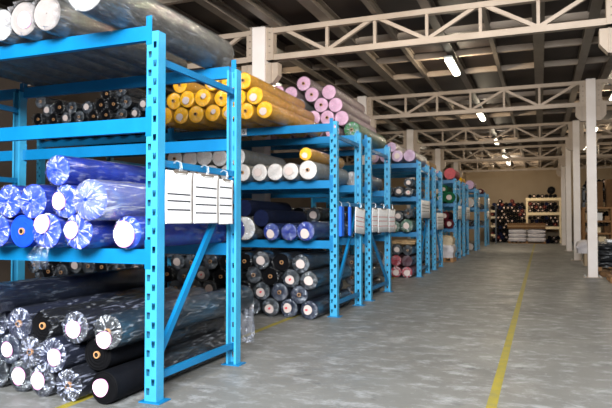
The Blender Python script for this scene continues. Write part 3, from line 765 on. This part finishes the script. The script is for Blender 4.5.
L1 = ('lilac', 'star', False, None, False, 'filmthin'); L2 = ('lilac', 'star', False, (0, 0, .5), False, 'filmthin')
place('r4top', 14.6, 1.6, (L2, L1, L1, L2, L1), 'lilac', 'top of fourth rack', 'lilac rolls on the fourth rack', .02, False)
place('r4mid', 14.6, 1.6, (K2, K4, K3, K2), 'dark', 'fourth rack middle shelf', 'dark rolls on the fourth rack', .02, False)
DG = ('dgreen', 'star', False, (0, 0, .48), False, 'film')
place('r4blu', 14.6, 1.6, lambda i: (DG, DG, K2, K3)[i], lambda i: ('deep green', 'deep green', 'black', 'black')[i], 'fourth rack lowest shelf', 'deep green and black rolls on the fourth rack', .02, False)
RD = ('red', 'star', False, (.05, -.1, .55), False, 'film'); RD2 = ('red', 'star', False, None, False, 'film'); WN = ('wine', 'star', False, None, False, 'filmdark')
place('r4flo', 14.5, 1.6, lambda i: (RD, RD, RD2, WN, K2, S1, K3, K3)[i], lambda i: ('red', 'red', 'red', 'wine', 'black', 'grey', 'black', 'black')[i], 'floor under fourth rack', 'red and dark rolls under the fourth rack', .02, False)
CO = ('coral', None, False, None, False, None); GR = ('dgreen', None, False, (0, 0, .45), False, None); TN = ('tan', None, False, None, False, None); WI = ('wine', None, False, (0, 0, .5), False, None); LI = ('lilac', None, False, None, False, None); YE = ('yellow', None, False, None, False, None); WH = ('silver', None, False, (0, 0, .5), False, None)
gf = 'rolls on the far racks'
def far(look, x, z, r, y, label): stamp(look, r, 1.3, label, gf, (x, y, z))
far(TN, -3.05, 2.96, .14, 17.0, 'tan roll on top of the rack behind the lilac rolls, nearest its end')
far(LI, -3.36, 2.96, .14, 17.0, 'lilac roll on top beside the tan roll')
far(TN, -3.05, 2.13, .14, 17.0, 'tan roll on the middle shelf of the rack behind the lilac rolls')
far(WI, -3.05, 1.25, .14, 17.0, 'wine roll on the lowest shelf of the rack behind the lilac rolls')
far(K3, -3.06, .15, .14, 17.0, 'dark roll on the floor behind the red rolls')
far(CO, -2.95, 3.02, .20, 21.35, 'coral pink roll alone on top of a far rack')
far(LI, -3.36, 2.97, .15, 21.35, 'lilac roll half hidden left of the coral one')
far(GR, -2.98, 2.19, .205, 21.35, 'green roll lower right on the shelf below the coral roll')
far(GR, -3.30, 2.17, .18, 21.35, 'green roll lower left on the shelf below the coral roll')
far(GR, -3.17, 2.48, .15, 21.35, 'green roll lying on two others below the coral roll')
far(WI, -2.98, 1.265, .16, 21.35, 'wine roll with pale label, right on the shelf above the white sack')
far(WI, -3.31, 1.265, .16, 21.35, 'wine roll, left on the shelf above the white sack')
far(WI, -3.14, 1.545, .155, 21.35, 'wine roll lying on the two others above the white sack')
far(YE, -2.98, 2.955, .14, 23.85, 'yellow roll on top of the rack beside the coral roll')
far(WH, -2.98, 2.13, .14, 23.85, 'grey roll with pale label on the middle shelf right of green rolls')
far(K3, -2.98, 1.25, .14, 23.85, 'dark roll on the lowest shelf right of the wine rolls')
far(WH, -2.98, .15, .145, 23.85, 'grey roll on the floor just behind the white sack')
far(LI, -3.05, 3.02, .2, 28.5, 'dusty pink roll on top of the distant rack, right one')
far(LI, -3.46, 3.02, .2, 28.5, 'dusty pink roll on top of the distant rack, left one')
far(WH, -3.05, 2.2, .21, 28.5, 'big pale ended roll on the middle shelf of the distant rack')
far(K3, -3.05, 1.26, .15, 28.5, 'dark roll on the lowest shelf of the distant rack')
far(WH, -3.05, .17, .16, 28.5, 'pale ended roll on the floor under the distant rack')
far(WI, -3.05, 2.96, .14, 33.8, 'wine roll on top of the farthest rack')
far(K3, -3.05, 2.13, .14, 33.8, 'dark roll on the middle shelf of the farthest rack')
far(K3, -3.05, 1.25, .14, 33.8, 'dark roll on the lowest shelf of the farthest rack')

# ------------------------------------------------------------------ sacks, pallets, far stores
def cushion_bm(w, d, h, seed=0, n=10, sag=.25):
    rnd = random.Random(seed); bm = bmesh.new()
    bmesh.ops.create_cube(bm, size=1); bmesh.ops.subdivide_edges(bm, edges=bm.edges[:], cuts=n, use_grid_fill=True)
    o = Vector((rnd.uniform(0, 50),) * 3)
    for v in bm.verts:
        x, y, z = v.co * 2
        k = (1 - abs(x) ** 3.2 * .35) * (1 - abs(y) ** 3.2 * .35) if abs(z) > 0 else 1
        c = Vector((x * (1 - .10 * z * z * abs(y)), y * (1 - .10 * z * z * abs(x)), z * k))
        nz = mnoise.noise(c * 1.7 + o) * .10 + mnoise.noise(c * 4 + o) * .05
        c *= 1 + nz * (1 if z > -.9 else .2)
        if z < -.9: c.z = -1
        v.co = Vector((c.x * w / 2, c.y * d / 2, (c.z + 1) * h / 2))
    return bm
def pallet(x, y, w, d, label, group=None, h=.14, mat='wood'):
    t = thing('wooden_pallet', label, 'pallet', (x, y, 0), 0, group)
    for k in range(5):
        bm = bmesh.new(); xx = -w / 2 + (w - .1) * k / 4; box(bm, xx, xx + .1, -d / 2, d / 2, h - .022, h); obj('deck_board', bm, M[mat], t)
    for k in range(3):
        bm = bmesh.new(); yy = -d / 2 + (d - .1) * k / 2; box(bm, -w / 2, w / 2, yy, yy + .1, .0, .02)
        for q in range(3): xx = -w / 2 + (w - .1) * q / 2; box(bm, xx, xx + .1, yy, yy + .1, .02, h - .022)
        obj('bearer', bm, M[mat], t)
    return t
# white sack on a pallet at the foot of the rack with the coral roll
pallet(-3.02, 20.75, .62, .8, 'small wooden pallet under the white sack beside the racks')
t = thing('bulk_sack', 'bulging white woven sack on a pallet beside the blue racks', 'sack', (-3.02, 20.75, .14))
obj('bag', cushion_bm(.6, .7, .50, 4), M['sack'], t, True)
bm = cushion_bm(.56, .6, .32, 9); obj('cover_cloth', bm, cloth('beige_cover', (206, 188, 160), .9), t, True, (0, 0, .42))
# tan folded cloth on the floor stack of the fourth rack
o = obj('folded_cloth', cushion_bm(.62, 1.0, .12, 6), C['tan'][0], None, True, (-3.2, 15.3, .80)); tag(o, 'tan folded cloth lying over the rolls under the fourth rack', 'cloth')
# flat grey bundle on the nearest rack's empty middle shelf
# far end: white sacks on a pallet
pallet(-.80, 38.6, 2.1, .9, 'long low wooden pallet under the white sacks at the far end', h=.13)
n = 0
for c, x in (('left', -1.33), ('right', -.27)):
    for k in range(3):
        o = obj('white_sack', cushion_bm(1.02, .8, .245, 20 + n), M['sack'], None, True, (x, 38.6, .13 + .245 * k)); n += 1
        tag(o, 'white sack, %s of the %s stack of three at the far end' % (('bottom', 'middle', 'top')[k], c), 'sack', 'white sacks at the far end')
bm = bmesh.new(); box(bm, -1.15, 1.0, -.42, .42, 0, .34); bmesh.ops.bevel(bm, geom=bm.edges[:], offset=.015, segments=1, affect='EDGES')
t = thing('cardboard_cover', 'wide brown cardboard box lying over the two stacks of white sacks', 'box', (-.75, 38.6, .868))
obj('carton', bm, M['card'], t)
bm = bmesh.new(); box(bm, -1.15, 1.0, -.424, -.4205, .15, .19); obj('tape', bm, M['tan'] if 'tan' in M else C['tan'][0], t)

# cream shelf rack at the far end, loaded with black rolls
t = thing('shelf_rack', 'cream shelf rack full of black rolls at the far end', 'shelf rack', (.16, 39.3, 0))
for x in (-.96, .92):
    for y in (0, 1.0):
        bm = bmesh.new(); box(bm, x - .05, x + .05, y - .05, y + .05, 0, 2.76); obj('upright', bm, M['shelfcream'], t)
for z in (.95, 1.80, 2.68):
    for y in (-.055, 1.0):
        bm = bmesh.new(); box(bm, -.91, .87, y, y + .05, z - .10, z + .06); obj('beam', bm, M['shelfcream'], t)
    bm = bmesh.new(); box(bm, -.91, .87, 0, 1.0, z - .02, z + .06); obj('shelf_board', bm, M['shelfcream'], t)
# one small dark roll, copied
def small_roll(seed, mats):
    bm = bmesh.new(); lathe_r = [(.03, .0), (.105, 0), (.115, .012), (.115, .9)]
    rings = lathe(bm, lathe_r, 14, [0, 1, 1]); bm.faces.new(rings[0]).material_index = 2; bm.faces.new(rings[-1][::-1])
    me = bpy.data.meshes.new('far_roll'); bmesh.ops.recalc_face_normals(bm, faces=bm.faces[:]); bm.to_mesh(me); bm.free()
    for m in mats: me.materials.append(m)
    for p in me.polygons: p.use_smooth = True
    me.set_sharp_from_angle(angle=.7)
    return me
far_white = cloth('far_roll_label', (205, 180, 165), .9)
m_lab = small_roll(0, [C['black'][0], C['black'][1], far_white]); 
bm = bmesh.new()
def far_lab_mesh():
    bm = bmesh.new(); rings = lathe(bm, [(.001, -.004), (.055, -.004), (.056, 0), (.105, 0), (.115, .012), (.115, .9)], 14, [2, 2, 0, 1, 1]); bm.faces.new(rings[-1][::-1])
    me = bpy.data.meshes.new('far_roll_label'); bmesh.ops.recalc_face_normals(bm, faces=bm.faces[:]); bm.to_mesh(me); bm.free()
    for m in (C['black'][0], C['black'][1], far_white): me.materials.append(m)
    for p in me.polygons: p.use_smooth = True
    me.set_sharp_from_angle(angle=.7)
    return me
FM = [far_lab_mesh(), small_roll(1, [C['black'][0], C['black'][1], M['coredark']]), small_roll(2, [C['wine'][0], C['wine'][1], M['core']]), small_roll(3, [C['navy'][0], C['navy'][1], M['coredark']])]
rnd = random.Random(11)
def far_roll(x, y, z, label, group, s=1, pick=None):
    me = FM[pick if pick is not None else rnd.choice((0, 0, 0, 0, 0, 1, 1, 1, 1, 1, 1, 1, 2, 3))]
    if label:
        o = bpy.data.objects.new('fabric_roll', me); link(o); o.location = (x, y, z); o.scale = (s, 1, s)
        return tag(o, label, 'fabric roll', group)
    heap.append((me, Matrix.Translation((x, y, z)) @ Matrix.Rotation(rnd.uniform(0, 6), 4, 'Y')))
heap = []
D = .236
# pile left of the shelf rack, and under it
lab_pile = None
for row in range(13):
    xs = -2.85 + (row % 2) * D / 2; k = 0
    while xs < -.95:
        if row < 12 or rnd.random() < .5: far_roll(xs, 39.45 + rnd.uniform(-.05, .05), .118 + row * D * .868, lab_pile, 'dark rolls piled at the far end')
        xs += D
for z0, nm, rows in ((2.74, 'top', 1), (1.86, 'middle', 3), (1.01, 'lower', 3)):
    for row in range(rows):
        xs = -.62 + (row % 2) * D / 2
        while xs < .94:
            far_roll(xs, 39.3 + rnd.uniform(-.04, .04), z0 + .118 + row * D * .868, None, None)
            xs += D
for row in range(2):
    xs = .36 + (row % 2) * D / 2
    while xs < .98:
        far_roll(xs, 39.2, .118 + row * D * .868, None, None); xs += D
far_roll(.60, 39.3, 3.21, 'big round black roll lying on top of the cream shelf rack', 'dark rolls on top of the cream rack', 2.0, 1)

# grey shelf seen edge-on past the last blue rack: pale shelf ends
t = thing('end_shelf', 'dark shelf with four pale board ends beyond the farthest blue rack', 'shelf', (-2.72, 36.9, 0))
for x in (-.30, .22):
    bm = bmesh.new(); box(bm, x, x + .06, 0, .5, 0, 2.3); obj('upright', bm, M['black'], t)
for z in (.45, .98, 1.5, 1.86):
    bm = bmesh.new(); box(bm, -.03, .22, -.02, .48, z, z + .11); obj('shelf_board', bm, M['shelfcream'], t)

# ------- right of the column row
# black wrapped stack
t0 = pallet(2.0, 18.75, 1.15, 1.2, 'wooden pallet under the black wrapped bales beside the column', h=.12)
n = 0
for k in range(4):
    for j in range(2):
        o = obj('wrapped_bale', cushion_bm(.56, 1.1, .17, 50 + n, 8), M['black'], None, True, (1.72 + .57 * j, 18.75, .12 + .168 * k)); n += 1
        tag(o, 'black wrapped bale, %s layer on the %s of the stack beside the column' % (('bottom', 'second', 'third', 'top')[k], 'left' if j == 0 else 'right'), 'bale', 'black wrapped bales beside the column')
bm = bmesh.new(); box(bm, -.3, .3, -.4, .4, 0, .06); o = obj('white_carton', bm, M['paper'], None, False, (1.98, 18.7, .795)); tag(o, 'flat white carton lying on the black wrapped bales', 'box')
# tan cardboard and pallet at the right picture edge
pallet(1.82, 15.35, .8, .9, 'wooden pallet at the right picture edge beside the nearest column', h=.13)
o = obj('cardboard_sheet', cushion_bm(.62, .8, .12, 71, 6), M['card'], None, True, (1.85, 15.35, .13)); tag(o, 'crumpled brown cardboard on the pallet at the right edge', 'cardboard')
o = obj('brown_bundle', cushion_bm(.26, .5, .14, 73, 6), M['card'], None, True, (1.47, 16.75, 0)); tag(o, 'small brown bundle on the floor behind the column foot', 'bundle')
# white sack behind the first column
t = thing('carton', 'pale cardboard carton under the white sack behind the nearest visible column', 'box', (1.42, 20.5, 0))
bm = bmesh.new(); box(bm, -.20, .20, -.3, .3, 0, .38); obj('body', bm, M['wall'], t)
bm = bmesh.new(); box(bm, -.02, .02, -.301, .301, .379, .383); obj('tape', bm, M['card'], t)
o = obj('white_sack', cushion_bm(.70, .7, .40, 31), M['sack'], None, True, (1.37, 20.5, .383)); tag(o, 'white sack bulging out left behind the thick looking column', 'sack')
# cream wood shelving with crates and cartons beyond
t = thing('crate_shelf', 'tan wooden shelving with cartons right of the columns', 'shelf', (3.05, 30.0, 0))
for x in (-1.25, -.1, 1.2):
    for y in (0, .9):
        bm = bmesh.new(); box(bm, x - .05, x + .05, y - .05, y + .05, 0, 1.95); obj('upright', bm, M['wood'], t)
for z in (.30, .75, 1.3, 1.90):
    bm = bmesh.new(); box(bm, -1.3, 1.25, -.06, .96, z, z + .08); obj('shelf_board', bm, M['wood'], t)
n = 0
for z, row in ((.38, ((-.95, .36, .30, 'card'), (-.5, .3, .28, 'shelfcream'), (.3, .5, .3, 'card'), (.85, .4, .32, 'wood'))),
               (.83, ((-1.0, .24, .2, 'paper'), (-.68, .26, .24, 'shelfcream'), (-.3, .2, .3, 'card'), (.35, .6, .36, 'card'), (.9, .3, .34, 'wood'))),
               (1.38, ((-1.0, .26, .3, 'shelfcream'), (-.62, .28, .34, 'paper'), (-.28, .2, .2, 'wood'), (.35, .55, .4, 'wood'), (.9, .34, .38, 'card')))):
    for x, w, h, m in row:
        bm = bmesh.new(); box(bm, -w / 2, w / 2, -.3, .3, 0, h); bmesh.ops.bevel(bm, geom=bm.edges[:], offset=.008, segments=1, affect='EDGES')
        o = obj('carton', bm, M[m], None, False, (3.05 + x, 30.35, z)); n += 1
        nm = {'card': 'brown', 'shelfcream': 'cream', 'paper': 'white', 'wood': 'tan'}[m]
        tag(o, '%s carton, number %s from left on the %s tan shelf right of the columns' % (nm, ('one', 'two', 'three', 'four', 'five')[[q[0] for q in row].index(x)], {.38: 'lowest', .83: 'middle', 1.38: 'upper'}[z]), 'box', 'cartons on the tan shelving')
for x, w, h, nm in ((2.45, .32, 1.15, 'left tall brown carton standing on the tan shelving'), (2.95, .42, 1.25, 'right tall brown carton standing on the tan shelving')):
    bm = bmesh.new(); box(bm, -w / 2, w / 2, -.3, .3, 0, h); bmesh.ops.bevel(bm, geom=bm.edges[:], offset=.01, segments=1, affect='EDGES')
    o = obj('tall_carton', bm, M['card'], None, False, (x, 30.4, 1.98)); tag(o, nm, 'box')
# dark rolls standing behind the shelving, on a low blue-black rack
t = thing('dark_rack', 'dark rack with rolls behind the tan shelving', 'shelf rack', (3.4, 33.0, 0))
for x in (-1.4, 1.4):
    for y in (0, 1.0):
        bm = bmesh.new(); box(bm, x - .05, x + .05, y - .05, y + .05, 0, 3.05); obj('upright', bm, M['black'], t)
for z in (1.2, 2.4, 2.98):
    bm = bmesh.new(); box(bm, -1.45, 1.45, -.05, 1.05, z - .1, z); obj('shelf_board', bm, M['black'], t)
for z0, rows, nm in ((1.2, 3, 'lower'), (2.4, 2, 'middle'), (2.98, 2, 'top')):
    for row in range(rows):
        xs = 2.1 + (row % 2) * D / 2
        while xs < 4.6:
            far_roll(xs, 33.0, z0 + .118 + row * D * .868, None, None); xs += D

# the rolls far off, some two hundred and only a few pixels each
bm = bmesh.new(); slots = []
for me, mt in heap:
    n0 = len(bm.verts); f0 = len(bm.faces); bm.from_mesh(me); bm.verts.ensure_lookup_table(); bm.faces.ensure_lookup_table()
    for v in bm.verts[n0:]: v.co = mt @ v.co
    for f in bm.faces[f0:]:
        mm = me.materials[f.material_index]
        if mm not in slots: slots.append(mm)
        f.material_index = slots.index(mm); f.smooth = False
me = bpy.data.meshes.new('far_fabric_rolls'); bm.to_mesh(me); bm.free()
for mm in slots: me.materials.append(mm)
o = bpy.data.objects.new('far_fabric_rolls', me); link(o)
tag(o, 'small dark rolls piled along the far wall and on the far shelves', 'fabric rolls', kind='stuff')

# ------------------------------------------------------------------ lamps
lamp_n = 0
def lamp(x, y, label, energy=28, z=4.79):
    t = thing('strip_light', label, 'ceiling light', (x, y, z), 0, 'ceiling strip lights')
    bm = bmesh.new(); box(bm, -.085, .085, -.72, .72, .0, .035); obj('housing', bm, M['housing'], t)
    for s in (-.5, .5):
        bm = bmesh.new(); box(bm, -.012, .012, s - .012, s + .012, .035, .24); obj('hanger', bm, M['girder'], t)
    bm = bmesh.new(); bmesh.ops.create_cube(bm, size=1, matrix=Matrix.Translation((0, 0, -.035)) @ Matrix.Diagonal((.15, 1.36, .07, 1)))
    bmesh.ops.bevel(bm, geom=bm.edges[:], offset=.025, segments=2, affect='EDGES'); obj('diffuser', bm, M['tube'], t, True)
    ld = bpy.data.lights.new('strip_glow', 'POINT'); ld.shadow_soft_size = .07; ld.energy = energy * 2.0; ld.color = (1, .84, .62)
    lo = bpy.data.objects.new('strip_glow', ld); link(lo, t); lo.location = (0, 0, -.14)
who = ['nearest and longest looking strip light hanging over the aisle', 'second strip light over the aisle', 'third strip light over the aisle', 'fourth strip light over the aisle', 'farthest strip light over the aisle']
lamp(-1.745, 6.55, 'strip light above the aisle, higher than the picture', 50, 4.73)
for i, y in enumerate((13.2, 19.85, 26.5, 33.3, 37.0)): lamp(-1.745, y, who[i], (30 if y < 15 else 20) if y < 36 else 90, 4.73)
for i, y in enumerate((12.6, 19.6, 26.4, 31.6)): lamp(-5.9, y, ['strip light glimpsed between yellow and pink rolls', 'strip light behind the green roll over the racks', 'strip light above the lilac rolls over the racks', 'farthest strip light over the racks'][i], 10, 4.66)
for i, y in enumerate((18.2, 25.0, 30.6)): lamp(1.9, y, ['nearest', 'middle', 'farthest'][i] + ' strip light right of the column row', 24)

# ------------------------------------------------------------------ daylight through the open front of the hall
w = bpy.data.worlds.new('sky'); S.world = w; w.use_nodes = True
bg = w.node_tree.nodes['Background']; bg.inputs[0].default_value = (.86, .93, 1.0, 1); bg.inputs[1].default_value = .3
ld = bpy.data.lights.new('loading_door_daylight', 'AREA'); ld.shape = 'RECTANGLE'; ld.size = 5.0; ld.size_y = 2.2; ld.energy = 1900; ld.color = (.95, .98, 1)
lo = bpy.data.objects.new('loading_door_daylight', ld); link(lo); lo.location = (.5, -3.0, 4.5); lo.rotation_euler = (Vector((-2.2, 9.0, 1.9)) - lo.location).to_track_quat('-Z', 'Y').to_euler()

# ------------------------------------------------------------------ camera
cd = bpy.data.cameras.new('camera'); cd.sensor_width = 36; cd.lens = 602 / 612 * 36
cd.dof.use_dof = True; cd.dof.focus_distance = 4.9; cd.dof.aperture_fstop = 4.0
cam = bpy.data.objects.new('camera', cd); link(cam); cam.location = (0, 0, 1.4); cam.rotation_euler = (PI / 2 + .0266, 0, .3721)
cd.clip_start = .05; cd.clip_end = 200
S.camera = cam
vs = S.view_settings
vs.view_transform = 'Standard'; vs.look = 'None'; vs.gamma = 1; vs.use_curve_mapping = False; vs.exposure = 0.76
S.cycles.transparent_max_bounces = 24
S.cycles.max_bounces = 8
S.cycles.sample_clamp_indirect = 6
